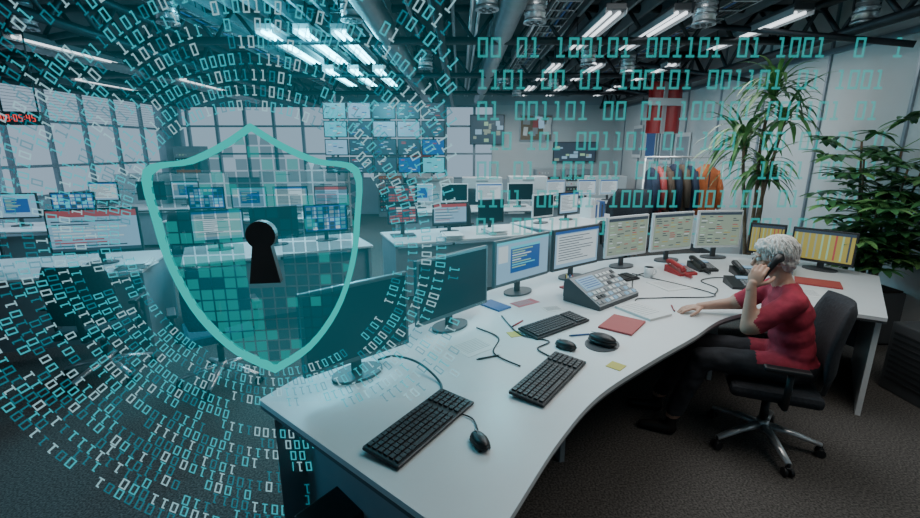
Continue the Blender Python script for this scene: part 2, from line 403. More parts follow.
for x in (-6.6,-4.8):
    for y in (6,9): lamp(x,y,3.0,1.5,w=.2)
def spot(x,y,z,s=1.0):
    b=B()
    b.cyl((0,0,.0),(0,0,.26*s),.10*s,'silver',.085*s,seg=20); b.cyl((0,0,-.03),(0,0,.0),.11*s,'duct',.105*s,seg=20)
    for q in range(4): b.cyl((0,0,.05+q*.05),(0,0,.065+q*.05),.108*s,'duct',seg=20)
    for q in range(6):
        a=q*math.pi/3; c=V((.06*s*math.cos(a),.06*s*math.sin(a),-.031)); b.cyl(c,c-V((0,0,.004)),.02*s,'dgrey',seg=12)
    b.cyl((0,0,-.035),(0,0,-.03),.024*s,'dgrey',seg=12); b.cyl((0,0,.26*s),(0,0,ZC-z),.018,'steel',seg=8)
    b.tube([(-.12*s,0,.08),(-.13*s,0,.27),(0,0,.33),(.13*s,0,.27),(.12*s,0,.08)],.011,'steel',seg=6)
    b.finish('ceiling_spotlight',(x,y,z))
for p in ((.72,4.75,3.02),(.25,4.55,3.08),(-1.05,4.8,3.05),(2.35,4.75,3.0),(3.85,4.7,3.0),(-2.9,4.9,3.05),(-4.5,5.1,3.05),(.76,8.5,2.98),(1.75,9,2.98),(1.25,10.5,2.98),(-.5,7,2.98),(2.5,7.2,2.95),(1.75,6.6,2.95)): spot(*p)
# ------------------------------------------------------------------ monitors
def screen(b,w,h,z0,y,style):
    def R(x0,a0,x1,a1,k,d=1):
        X=lambda t:-w/2+t*w; Z=lambda t:z0+t*h; yy=y-.0006*d
        b.poly([(X(x0),yy,Z(a0)),(X(x1),yy,Z(a0)),(X(x1),yy,Z(a1)),(X(x0),yy,Z(a1))],k)
    rn=random.Random(len(style)*7+int(w*1000))
    if style=='dark':
        R(0,0,1,1,'offsheen')
    elif style=='blue':
        R(0,0,1,1,'sb'); R(0,.94,1,1,'sc',2); R(.25,.2,.82,.86,'sd',2)
        for i in range(8):
            zz=.74-i*.06; R(.28,zz,.28+rn.uniform(.1,.5),zz+.03,rn.choice(['sg','sw','sc','sg']),3)
        R(.25,.8,.82,.86,'sc',3); R(.03,.5,.2,.9,'sw',2)
    elif style=='form':
        R(0,0,1,1,'sb'); R(.04,.1,.96,.9,'sw',2); R(0,.93,1,1,'sd',2)
        for i in range(10): R(.08,.82-i*.07,.08+rn.uniform(.3,.8),.84-i*.07,'sk',3)
    elif style=='sheet':
        R(0,0,1,1,'sp'); R(0,.92,1,1,'sk',2)
        for i in range(14):
            zz=.86-i*.06
            for c in range(5):
                if rn.random()<.75: R(.04+c*.19,zz,.04+c*.19+rn.uniform(.06,.16),zz+.022,rn.choice(['sk','sk','sg','sy','sw','sr']),3)
    elif style=='red':
        R(0,0,1,1,'sb'); R(0,.84,1,1,'sr',2); R(0,.0,1,.08,'sk',2)
        for i in range(9):
            R(.04,.72-i*.075,.04+rn.uniform(.4,.9),.75-i*.075,rn.choice(['sr','sk','sr','sw']),3)
    elif style=='redwall':
        R(0,0,1,1,'sk')
        for i in range(6):
            for c in range(4): R(.03+c*.24,.06+i*.155,.24+c*.24,.16+i*.155,rn.choice(['sr','sr','sw','sk']),2)
    elif style=='yellow':
        R(0,0,1,1,'sy')
        for i in range(9): R(.03+i*.11,.05,.06+i*.11,.95,rn.choice(['sk','sr','sp','sg']),2)
        R(0,.9,1,1,'sk',3)
    elif style=='cells':
        R(0,0,1,1,'sd')
        for i in range(6):
            for c in range(7): R(.03+c*.138,.05+i*.155,.14+c*.138,.17+i*.155,rn.choice(['sb','sc','sw','sk','sb']),2)
    elif style=='map':
        R(0,0,1,1,'sk'); 
        for i in range(14): 
            x=rn.uniform(0,.8);z=rn.uniform(0,.8); R(x,z,x+rn.uniform(.05,.2),z+rn.uniform(.05,.2),rn.choice(['sg','sp','sb','sk','sk']),2+i)
def monitor(l,r,h,style,zb=.85,base=.75,back='black',name='computer_monitor'):
    l=V(l);r=V(r); w=(r-l).length; c=(l+r)/2; a=math.atan2(r.y-l.y,r.x-l.x)
    b=B(); z0=zb-base
    b.box((0,.02,z0+h/2),(w,.028,h),back,bev=.005); b.box((0,.045,z0+h/2),(w*.6,.03,h*.6),back,bev=.008)
    bz=.017; screen(b,w-2*bz,h-2*bz-.008,z0+bz+.008,.0045,style)
    if style=='dark':
        for q in range(5): b.box((w*.5-.03-q*.018,.004,z0+.012),(.007,.004,.004),'grey')
    b.box((0,.06,z0*.5+h*.2),(.05,.02,z0+h*.4),'dgrey',bev=.004)
    pts=[(.13*math.cos(t*math.pi/12)*min(1,w/.4),.05+.085*math.sin(t*math.pi/12)) for t in range(24)]
    b.prism(pts,0,.014,'dgrey'); b.finish(name,(c.x,c.y,base),a)
D=.75
monitor((-.664,1.757),(-.255,2.132),.38,'dark',.84,D,back='bezel')
monitor((-.23,2.33),(.18,2.76),.38,'dark',.84,D,back='bezel')
monitor((.245,3.02),(.70,3.43),.34,'blue',.85,D,back='bezel')
monitor((.74,3.46),(1.20,3.80),.34,'form',.85,D,back='dgrey')
monitor((1.29,3.88),(1.75,4.12),.37,'sheet',.86,D,back='white')
monitor((1.80,4.14),(2.27,4.32),.37,'sheet',.86,D,back='white')
monitor((2.32,4.34),(2.78,4.38),.37,'sheet',.86,D,back='white')
monitor((2.82,4.32),(3.05,4.14),.30,'yellow',.82,D)
monitor((3.06,4.08),(3.36,3.72),.30,'yellow',.82,D)
# ------------------------------------------------------------------ main curved desk
inner=smooth_line([(.06,.97),(.147,1.106),(.373,1.472),(.618,1.79),(.97,2.107),(1.35,2.42),(1.7,2.72),(2.1,2.88),(2.5,2.85),(2.75,2.72)])
outer=smooth_line([(-.87,1.75),(-.68,2.1),(-.33,2.58),(.13,3.2),(.65,3.72),(1.3,4.22),(2.2,4.55),(2.9,4.55),(3.35,4.2),(3.6,3.72)])
b=B()
n=len(inner)
def strip(z0,z1,k,ks,ins=0):
    lo=[];hi=[]
    for i in range(n):
        a=inner[i]; c=outer[i]; d=(c-a).normalized()*ins; a=a+d; c=c-d
        lo.append([b.bm.verts.new((q.x,q.y,z0)) for q in (a,c)]); hi.append([b.bm.verts.new((q.x,q.y,z1)) for q in (a,c)])
    for i in range(n-1):
        b.face([hi[i][0],hi[i+1][0],hi[i+1][1],hi[i][1]],k); b.face([lo[i][1],lo[i+1][1],lo[i+1][0],lo[i][0]],k)
        b.face([lo[i][0],lo[i+1][0],hi[i+1][0],hi[i][0]],ks); b.face([hi[i][1],hi[i+1][1],lo[i+1][1],lo[i][1]],ks)
    for i in (0,n-1): b.face([lo[i][0],hi[i][0],hi[i][1],lo[i][1]],ks)
strip(.725,.75,'desk','desk'); strip(.708,.7245,'edge','edge',.006)
for i in range(n-1):
    a,c=outer[i],outer[i+1]; dn=(inner[i]-outer[i]).normalized()*.12; a=a+dn; c=c+(inner[i+1]-outer[i+1]).normalized()*.12
    b.poly([(a.x,a.y,.1),(c.x,c.y,.1),(c.x,c.y,.70),(a.x,a.y,.70)],'greypanel')
for i in (3,20,38,n-2):
    a,c=inner[i],outer[i]; m1=a.lerp(c,.28 if i!=n-2 else .06); m2=a.lerp(c,.88); ang=math.atan2(m2.y-m1.y,m2.x-m1.x)
    cc=(m1+m2)/2; b.box((cc.x,cc.y,.354),((m2-m1).length,.03,.708),'greypanel' if i!=n-2 else 'desk',RZ(ang))
b.finish('curved_desk')
# ------------------------------------------------------------------ desk items
def keyboard(x,y,a,w=.46,d=.165):
    b=B(); rot=RX(math.radians(4)); b.box((0,0,.012),(w,d,.014),'black',rot,bev=.005)
    rows=6; kw=(w-.03)/19
    for r in range(rows):
        yy=-d/2+.022+r*(d-.04)/(rows-1); 
        for c in range(19):
            if c in (14,): continue
            if r==0 and 4<=c<=8: 
                if c==6: b.box((-w/2+.015+kw*6.5,yy,.022+yy*.07),(kw*4.8,.017,.008),'key',rot)
                continue
            b.box((-w/2+.015+kw*(c+.5),yy,.022+yy*.07),(kw*.84,.018,.009),'key',rot)
    b.box((0,d*.47,.02),(w*.97,.012,.006),'dgrey'); b.finish('keyboard',(x,y,D+.002),a)
keyboard(-.144,1.553,math.radians(56.8),.49,.17); keyboard(.425,1.93,math.radians(54.5),.5,.17); keyboard(.58,2.58,math.radians(37.7),.48,.16)
keyboard(1.30,3.58,math.radians(30),.40,.14)
def mouse(x,y,a,pad=False,s=1):
    b=B(); z=0
    if pad:
        b.prism([(.11*math.cos(t*.3142),.09*math.sin(t*.3142)) for t in range(20)],0,.004,'dgrey'); z=.004
    b.ball((0,0,z+.016),(.032*s,.056*s,.0155),'black'); b.ball((0,0,z+.022*s),(.029*s,.052*s,.018*s),'black'); b.box((0,0,z+.006),(.05*s,.08*s,.012),'black',bev=.004)
    b.cyl((-.004,.03*s,z+.034*s),(.004,.03*s,z+.034*s),.008,'grey',seg=10); b.box((0,.02*s,z+.038*s),(.002,.05*s,.002),'grey')
    b.finish('computer_mouse',(x,y,D),a)
mouse(.073,1.443,math.radians(25)); mouse(.576,2.27,math.radians(50),s=1.15); mouse(.79,2.32,math.radians(50),True,1.5)
def cable(pts,r=.004,k='black'):
    b=B(); b.tube(smooth_line(pts,8),r,k,seg=6); b.finish('cable')
z=D+.006
cable([(-.42,2.12,z),(-.33,2.1,z+.03),(-.2,2.02,z+.03),(-.09,1.88,z),(-.10,1.74,z),(-.15,1.67,z+.012)],.006)
cable([(.07,1.5,z),(.05,1.6,z),(-.03,1.66,z),(-.02,1.74,z)],.003)
cable([(.5,2.12,z),(.42,2.25,z),(.5,2.35,z),(.35,2.45,z),(.27,2.75,z)],.004)
cable([(1.25,3.05,z),(1.3,3.1,z),(1.5,3.12,z),(1.9,3.2,z),(1.5,3.78,z)],.004)
cable([(1.9,3.2,z),(2.0,3.35,z),(1.98,3.55,z),(2.15,3.65,z),(2.35,3.62,z)],.004)
cable([(1.35,3.3,z),(1.36,3.4,z),(1.5,3.7,z),(1.7,3.85,z)],.004)
cable([(.3,2.05,z),(.18,2.2,z),(.22,2.4,z),(.1,2.55,z)],.004)
def console(x,y,a,w=.46):
    b=B(); prof=[(-.15,0),(.15,0),(.15,.16),(.11,.17),(-.15,.03)]
    Lq=[b.bm.verts.new((-w/2,p[0],p[1])) for p in prof]; R=[b.bm.verts.new((w/2,p[0],p[1])) for p in prof]
    b.face(Lq,'dgrey');b.face(R[::-1],'dgrey')
    for i in range(5): b.face([Lq[i],Lq[(i+1)%5],R[(i+1)%5],R[i]],'grey' if i==3 else 'dgrey')
    sl=math.atan2(.14,.26); rot=RX(sl); o=V((0,-.15,.03)); d=V((0,math.cos(sl),math.sin(sl))); nn=V((0,-math.sin(sl),math.cos(sl)))
    for r in range(6):
        for c in range(10):
            k=random.choice(['sb','paper','white','grey','white','dgrey'])
            if c<5 and r>2: continue
            b.box(o+V((-w/2+.03+c*(w-.06)/9,0,0))+d*(.03+r*.044)+nn*.004,(.033,.026,.008),k,rot)
    b.box(o+V((-w/4+.01,0,0))+d*.21+nn*.004,(w*.40,.12,.008),'sb',rot)
    for q in range(5): b.box(o+V((-w/4+.01,0,0))+d*(.17+q*.02)+nn*.009,(w*.34,.006,.001),'sd',rot)
    b.finish('dispatch_console',(x,y,D),a)
console(1.03,3.12,math.radians(40),.50)
def phone(x,y,a,k='black',cradle=True):
    b=B(); prof=[(-.1,0),(.1,0),(.1,.06),(-.1,.02)]
    Lq=[b.bm.verts.new((-.09,p[0],p[1])) for p in prof]; R=[b.bm.verts.new((.09,p[0],p[1])) for p in prof]
    b.face(Lq,k);b.face(R[::-1],k)
    for i in range(4): b.face([Lq[i],Lq[(i+1)%4],R[(i+1)%4],R[i]],k)
    rot=RX(math.atan2(.04,.2))
    for r in range(4):
        for c in range(3): b.box((.01+c*.025,-.07+r*.025,.032+r*.005),(.018,.016,.008),'grey',rot)
    b.box((.035,.06,.058),(.09,.04,.006),'sb',rot)
    if cradle:
        b.tube([(-.055,-.1,.05),(-.055,-.07,.07),(-.055,.07,.095),(-.055,.1,.085)],[.024,.02,.02,.024],k,seg=10)
        b.tube([( -.06+.012*math.cos(t*1.3),-.12-.002*t,.02+.012*math.sin(t*1.3)) for t in range(40)],.003,k,seg=5)
    b.finish('desk_telephone',(x,y,D),a)
phone(1.94,3.82,math.radians(15),'redplastic'); phone(2.2,3.95,math.radians(5),'black'); phone(2.46,3.75,math.radians(-10)); phone(2.22,3.42,math.radians(-10),'black',False)
def sheet(x,y,a,w,d,k,name='paper_sheet',h=.002,txt=True):
    b=B(); b.box((0,0,h/2),(w,d,h),k)
    if txt:
        for i in range(8): b.box((-.01,d*.36-i*d*.09,h+.0003),(w*.7,.004,.0004),'grey')
    b.finish(name,(x,y,D),a)
sheet(.46,3.02,.6,.2,.1,'pink'); sheet(.64,2.9,.3,.15,.1,'paper'); sheet(1.0,2.60,.9,.27,.2,'redp','folder',.012,False)
sheet(1.22,2.84,.5,.21,.29,'paper','paper_sheet',.016); sheet(1.70,3.45,.3,.3,.25,'paper','paper_sheet',.004)
sheet(2.9,3.5,-.6,.3,.22,'redp','folder',.012,False); sheet(2.6,3.25,-.3,.3,.21,'paper'); sheet(.08,2.30,.7,.24,.18,'paper')
sheet(.24,2.95,.7,.12,.2,'bluep','notebook',.012,False)
sheet(.78,2.06,.8,.075,.075,'yellow','sticky_note',.003,False); sheet(.32,2.46,.3,.075,.075,'yellow','sticky_note',.003,False)
sheet(.86,3.35,.6,.10,.14,'redp','notebook',.012,False)
def pen(x,y,a,k):
    b=B(); b.cyl((-.06,0,.006),(.055,0,.006),.005,k,seg=10); b.cyl((.055,0,.006),(.07,0,.006),.005,'silver',r2=.001,seg=10)
    b.cyl((-.07,0,.006),(-.06,0,.006),.0035,'black',seg=8); b.box((-.035,0,.0125),(.045,.003,.002),'silver'); b.finish('ballpoint_pen',(x,y,D),a)
pen(.36,2.62,.9,'redplastic'); pen(.70,2.44,.2,'bluep'); pen(1.45,2.9,1.3,'redplastic'); pen(.15,2.15,.4,'black')
b=B(); b.tube([(0,0,0),(0,0,.1),(0,0,.1),(0,0,.008)],[.035,.035,.031,.031],'dgrey',seg=18)
for i in range(6):
    a=i*1.05; b.cyl((.015*math.cos(a),.015*math.sin(a),.01),(.026*math.cos(a),.026*math.sin(a),.16),.004,['redplastic','bluep','yellow','black','white','silver'][i],seg=8)
b.finish('pen_holder',(.80,3.18,D))
def tray(x,y,a):
    b=B()
    for i in range(3):
        zz=.01+i*.05; b.box((0,0,zz),(.25,.32,.006),'grey'); b.box((-.125,0,zz+.015),(.006,.32,.03),'grey'); b.box((.125,0,zz+.015),(.006,.32,.03),'grey'); b.box((0,.02,zz+.012),(.2,.28,.012),'paper')
    for sx in(-1,1):
        for sy in (-1,1): b.cyl((sx*.12,sy*.15,0),(sx*.12,sy*.15,.13),.005,'grey',seg=6)
    b.finish('letter_tray',(x,y,D),a)
tray(2.82,3.92,-.5)
def mug(x,y,k):
    b=B(); b.tube([(0,0,0),(0,0,.09),(0,0,.09),(0,0,.01)],[.036,.04,.036,.033],k,seg=20)
    b.tube([(.036,0,.07),(.06,0,.07),(.065,0,.045),(.055,0,.025),(.036,0,.02)],.006,k,seg=8); b.finish('coffee_mug',(x,y,D))
mug(1.6,3.68,'white')
b=B(); b.box((0,0,.23),(.2,.45,.44),'black',bev=.01); b.box((0,-.227,.24),(.17,.006,.40),'dgrey',bev=.002)
for i in range(9): b.box((0,-.231,.08+i*.02),(.13,.004,.007),'black')
b.box((0,-.232,.38),(.14,.004,.03),'grey'); b.cyl((.05,-.232,.32),(.05,-.238,.32),.01,'sc',seg=12)
for sx in(-1,1): b.box((sx*.07,0,.006),(.03,.4,.012),'dgrey')
b.finish('computer_tower',(-.42,1.55,0),-.65)
b=B(); b.tube([(0,0,0),(0,0,.40),(0,0,.40),(0,0,.01)],[.11,.14,.13,.10],'redplastic',seg=24); b.tube([(.138*math.cos(t*math.pi/12),.138*math.sin(t*math.pi/12),.40) for t in range(25)],.007,'redplastic',seg=6)
b.finish('waste_bin',(-.20,1.16,0))
# ------------------------------------------------------------------ office chair
def chair(x,y,ang,k='cloth',base='silver',arms=True,star=.5):
    b=B()
    for i in range(5):
        t=i*2*math.pi/5+star; d=V((math.cos(t),math.sin(t),0))
        b.tube([d*.03+V((0,0,.13)),d*.15+V((0,0,.115)),d*.31+V((0,0,.075))],[.030,.026,.019],base,seg=10,flat=.7)
        e=d*.31; s=V((-d.y,d.x,0))
        b.cyl(e+V((0,0,.05)),e+V((0,0,.085)),.009,'black',seg=8)
        for q in(-1,1): b.cyl(e+s*(.008*q)+V((0,0,.026)),e+s*(.026*q)+V((0,0,.026)),.026,'black',seg=14)
        b.box(e+V((0,0,.05)),(.03,.03,.02),'black',RZ(t),bev=.006)
    b.cyl((0,0,.09),(0,0,.17),.035,base); b.cyl((0,0,.16),(0,0,.30),.024,'black'); b.cyl((0,0,.28),(0,0,.38),.016,'silver')
    b.box((0,0,.385),(.22,.26,.035),'black',bev=.01)
    b.box((0,.01,.43),(.47,.46,.075),k,bev=.03)
    b.tube([(0,-.15,.385),(0,-.27,.40),(0,-.30,.55),(0,-.29,.75)],[.025,.025,.022,.02],'black',seg=8,flat=.6)
    nx,nz=10,10; g=[[None]*(nz+1) for _ in range(nx+1)]; g2=[[None]*(nz+1) for _ in range(nx+1)]
    for i in range(nx+1):
        for j in range(nz+1):
            u=i/nx*2-1; w=j/nz; zz=.53+w*.46; wid=.225*(1-.25*max(0,(w-.6)/.4)**2-.12*max(0,(.3-w)/.3)**2)
            yy=-.265+.06*u*u+.03*math.sin(w*math.pi)-.05*w
            th=.028*(1-abs(u)**6)*(1-abs(2*w-1)**8)+.006
            g[i][j]=b.bm.verts.new((u*wid,yy+th,zz)); g2[i][j]=b.bm.verts.new((u*wid,yy-th,zz))
    for i in range(nx):
        for j in range(nz):
            b.face([g[i][j],g[i+1][j],g[i+1][j+1],g[i][j+1]],k,True); b.face([g2[i][j+1],g2[i+1][j+1],g2[i+1][j],g2[i][j]],k,True)
    for i in range(nx):
        for j in (0,nz): b.face([g[i][j],g2[i][j],g2[i+1][j],g[i+1][j]],k,True)
    for j in range(nz):
        for i in (0,nx): b.face([g[i][j],g[i][j+1],g2[i][j+1],g2[i][j]],k,True)
    if arms:
        for s in(-1,1):
            b.tube([(s*.2,-.02,.39),(s*.275,-.02,.40),(s*.285,-.02,.5),(s*.285,-.02,.62)],[.018]*4,'black',seg=8)
            b.box((s*.285,.0,.63),(.06,.22,.028),'black',bev=.01)
    return b.finish('office_chair',(x,y,0),ang)
chair(P0.x+F.x*.08,P0.y+F.y*.08,fang,star=.9)
# ------------------------------------------------------------------ background desks
def sdesk(p0,p1,dep=.8,k='desk',panel='greypanel',h=.75):
    p0=V((*p0,0));p1=V((*p1,0)); c=(p0+p1)/2; a=math.atan2(p1.y-p0.y,p1.x-p0.x); w=(p1-p0).length
    b=B(); b.box((0,0,h-.0125),(w,dep,.025),k,bev=.004); b.box((0,-dep*.35,h*.5-.01),(w-.1,.02,h*.8),panel)
    for s in(-1,1): b.box((s*(w/2-.03),0,h/2-.0125),(.03,dep-.1,h-.025),panel)
    b.box((0,0,.68),(w-.1,.05,.05),'dgrey')
    b.finish('office_desk',(c.x,c.y,0),a); return c,a,w
sdesk((-5.6,3.5),(-3.0,4.35),.95)
sdesk((-2.85,4.5),(-1.2,5.4),.9)
sdesk((-.9,5.45),(.9,6.15),.85); sdesk((1.0,6.3),(2.6,7.5),.85); sdesk((-4.6,7.2),(-1.9,7.6),.9); sdesk((-1.2,8.2),(1.4,8.6),.9); sdesk((-7.4,6.0),(-5.2,6.5),.9)
sdesk((1.6,9.4),(3.6,9.8),.9); sdesk((-7.2,8.4),(-5.0,8.8),.9)
monitor((-3.75,4.02),(-3.05,4.24),.42,'red',.86,D); monitor((-4.75,3.75),(-4.1,3.93),.40,'form',.86,D); monitor((-5.45,3.52),(-4.85,3.7),.38,'red',.86,D)
monitor((-2.8,4.62),(-2.35,4.85),.34,'form',.85,D); monitor((-2.3,4.88),(-1.85,5.1),.34,'dark',.85,D)
monitor((-1.8,5.15),(-1.35,5.38),.34,'cells',.85,D)
b=B()
for zz in (.9,1.16):
    b.box((0,0,zz+.12-.75),(.38,.03,.24),'black',bev=.004); screen(b,.35,.21,zz-.735,-.0165,'redwall')
b.box((0,.03,.3),(.05,.03,.6),'dgrey'); b.box((0,.0,.007),(.3,.2,.014),'dgrey'); b.finish('stacked_monitors',(-.72,5.6,.75),.3)
monitor((-.35,5.75),(.1,5.9),.30,'red',.84,D); monitor((.25,5.95),(.6,6.1),.32,'dark',.84,D); monitor((1.05,6.45),(1.4,6.7),.34,'dark',.84,D,'white'); monitor((1.5,6.78),(1.85,7.02),.34,'form',.84,D)
for i,x in enumerate((-4.4,-3.75,-3.1,-2.45)): monitor((x,7.3+.15*(x+4.4)),(x+.55,7.38+.15*(x+4.4)),.36,['cells','blue','form','red'][i],.86,D)
for i,x in enumerate((-1.0,-.35,.3,.9)): monitor((x,8.3+.13*(x+1)),(x+.5,8.36+.13*(x+1)),.34,['blue','dark','form','dark'][i],.86,D,'white')
for i,x in enumerate((-7.2,-6.5,-5.8)): monitor((x,6.1+.2*(x+7.2)),(x+.55,6.2+.2*(x+7.2)),.36,['red','blue','cells'][i],.86,D)
for i,x in enumerate((-7.0,-6.2,-5.6)): monitor((x,8.5+.18*(x+7.2)),(x+.5,8.58+.18*(x+7.2)),.36,['form','dark','blue'][i],.86,D)
for x in (1.8,2.5,3.0): monitor((x,9.5+.2*(x-1.8)),(x+.42,9.58+.2*(x-1.8)),.34,'form',.86,D,'white')
ch=chair(2.3,6.1,2.7); ch.scale=(1.22,1.22,1.28)
chair(-1.9,3.3,.6,'clothb'); chair(-2.9,3.4,.3,'cloth'); chair(-.1,7.3,.3); chair(-2.6,6.4,-.2,'clothb'); chair(-6.1,5.2,.4); chair(-3.8,6.3,.2); chair(.2,9.6,2.9); chair(2.9,8.6,.2,'cloth')
def cabinet(x,y,w,d,h,a=0,k='white',name='filing_cabinet',rows=4):
    b=B(); b.box((0,0,h/2),(w,d,h),k,bev=.006)
    for i in range(rows):
        zz=(i+.5)*h/rows; b.box((0,-d/2-.008,zz),(w-.03,.016,h/rows-.02),k,bev=.003); b.box((0,-d/2-.025,zz+h/rows*.25),(w*.3,.015,.012),'dgrey')
    b.finish(name,(x,y,0),a)
cabinet(-.6,10.5,.9,.45,1.2); cabinet(.5,10.5,.9,.45,1.2); cabinet(1.6,10.9,.9,.45,1.2); cabinet(-6.9,10,1,.5,1.3); cabinet(-5.7,10,1,.5,1.3)
cabinet(3.5,11,.9,.45,1.2); cabinet(-3.1,10.8,.9,.45,1.5); cabinet(-4.4,11.6,1.2,.45,1.3)
b=B(); b.box((0,0,.27),(.42,.42,.54),'dgrey',bev=.01)
for i in range(9): b.box((0,-.214,.1+i*.045),(.34,.01,.018),'black'); b.box((-.214,0,.1+i*.045),(.01,.34,.018),'black')
b.finish('equipment_cabinet',(3.5,3.0,0),0)
def rack(x,y,w,h,a=0):
    b=B(); r=random.Random(int(x*10+50)); d=.4
    b.box((0,.0,h/2),(w,d,h),'greypanel',bev=.01); zz=.15
    while zz<h-.15:
        t=r.choice([.09,.14,.2]); k=r.choice(['dgrey','black','grey','redplastic','white','orange','dgrey','sk'])
        b.box((0,-d/2-.01,zz+t/2),(w-.08,.02,t*.9),k)
        for q in range(4): b.box((-w/2+.1+q*.08,-d/2-.024,zz+t/2),(.03,.008,.02),r.choice(['sc','sr','sg','white']))
        zz+=t
    b.finish('equipment_rack',(x,y,0),a)
rack(-1.9,12.6,.7,1.9); rack(-1.1,12.6,.7,1.9); rack(2.4,12.6,.7,1.3); rack(3.2,12.6,.7,1.3); rack(-7.1,12.2,.7,1.9)
def noticeboard(x,y,z,w,h,seed):
    b=B(); r=random.Random(seed); b.box((0,0,0),(w,.03,h),'trim'); b.box((0,-.01,0),(w-.06,.02,h-.06),'cork')
    for i in range(12):
        b.box((r.uniform(-w*.4,w*.4),-.024-.001*i,r.uniform(-h*.36,h*.36)),(r.uniform(.12,.22),.002,r.uniform(.14,.28)),r.choice(['paper','greypanel','redp','grey','sb','white']),Matrix.Rotation(r.uniform(-.1,.1),4,'Y'))
    b.finish('notice_board',(x,y,z))
noticeboard(2.1,12.96,2.4,.9,.7,1)
b=B(); r=random.Random(8); xx=0
for i in range(8):
    t=r.uniform(.03,.06);h=r.uniform(.2,.31); b.box((xx+t/2,0,h/2),(t*.9,.22,h),r.choice(['redp','white','dgrey','bluep','grey','paper'])); xx+=t
b.finish('binder_row',(2.0,7.15,D),.6)
for (x,y) in ((.45,5.8),(-3.0,4.1),(-.1,5.5)): 
    b=B(); 
    for i in range(7): b.box((random.uniform(-.02,.02),random.uniform(-.02,.02),.004+i*.008),(.22,.3,.007),'paper',RZ(random.uniform(-.2,.2)))
    b.finish('paper_stack',(x,y-.05,D),.3)
def walldisp(x,y,z,w,h,style,a=0,name='status_display'):
    b=B(); b.box((0,.03,0),(w,.05,h),'black',bev=.006); screen(b,w-.04,h-.04,-h/2+.02,.004,style); b.finish(name,(x,y,z),a)
walldisp(.75,12.9,2.35,.95,.8,'map'); walldisp(3.2,12.9,1.75,1.2,.55,'map'); 
b=B()
for i in range(5):
    for j in range(4):
        X=-2.4+i*.5; zz=1.5+j*.36
        b.box((X,0,zz-1.75),(.48,.05,.33),'black',bev=.004)
        k=random.choice(['sk','sk','sc','sd','sb','sd']); b.poly([(X-.22,-.027,zz-1.75-.145),(X+.22,-.027,zz-1.75-.145),(X+.22,-.027,zz-1.75+.145),(X-.22,-.027,zz-1.75+.145)],k)
        for q in range(9): 
            x0=X-.2+random.random()*.28; z0=zz-1.75-.13+q*.028; b.poly([(x0,-.029,z0),(x0+random.uniform(.04,.12),-.029,z0),(x0+.08,-.029,z0+.018),(x0,-.029,z0+.018)],random.choice(['sb','sd','sw','sk','sc','sr']))
for x in (-2.4,-1.4,-.4): b.cyl((x,.05,-.45),(x,.05,1.75),.02,'steel',seg=8)
b.finish('video_wall',(-.15,9.6,1.75))
# clock
b=B(); b.box((0,0,0),(.40,.08,.14),'black',bev=.008)
seg={'0':'abcdef','9':'abcdfg','5':'acdfg','4':'bcfg'}
def sg(x,ch):
    w,h=.026,.032
    P={'a':(0,h,w,.006),'g':(0,0,w,.006),'d':(0,-h,w,.006),'f':(-w/2,h/2,.006,h),'b':(w/2,h/2,.006,h),'e':(-w/2,-h/2,.006,h),'c':(w/2,-h/2,.006,h)}
    for s in seg[ch]:
        px,pz,sw,sh_=P[s]; b.box((x+px,-.043,pz),(sw,.006,sh_),'led')
for x,c in zip((-.15,-.10,-.03,.02,.09,.14),'090545'): sg(x,c)
for x in(-.065,.055):
    for zz in(-.012,.012): b.box((x,-.043,zz),(.006,.006,.006),'led')
for x in(-.17,.17): b.cyl((x,0,.06),(x,0,ZC-2.13),.008,'steel',seg=6)
b.finish('digital_clock',(-4.66,5.0,2.13),.15)
# flag
b=B(); n_=14
for (x0,x1,k) in ((-.36,-.07,'redplastic'),(-.07,.07,'white'),(.07,.36,'redplastic')):
    for i in range(n_):
        xa=x0+(x1-x0)*i/n_; xb=x0+(x1-x0)*(i+1)/n_; f=lambda x:.035*math.sin(x*20)
        b.poly([(xa,f(xa),-.45),(xb,f(xb),-.45),(xb,f(xb),.45),(xa,f(xa),.45)],k)
b.box((0,-.038,.1),(.72,.006,.13),'white'); b.cyl((-.4,0,.47),(.4,0,.47),.015,'steel',seg=8)
for x in(-.35,.35): b.cyl((x,0,.47),(x,0,.95),.004,'steel',seg=5)
b.finish('hanging_flag',(3.72,8.6,2.55),.2)
b=B()
for i,(y,zz,k) in enumerate(((9.6,1.9,'paper'),(10.4,1.9,'sb'),(8.9,1.75,'paper'),(11.2,2.0,'paper'))):
    b.box((0,y-10,zz-1.9),(.012,.55,.75),'white'); b.box((-.008,y-10,zz-1.9),(.004,.48,.6),'greypanel' if k=='paper' else 'bluep')
b.finish('wall_poster',(XR-.03,10,1.9))
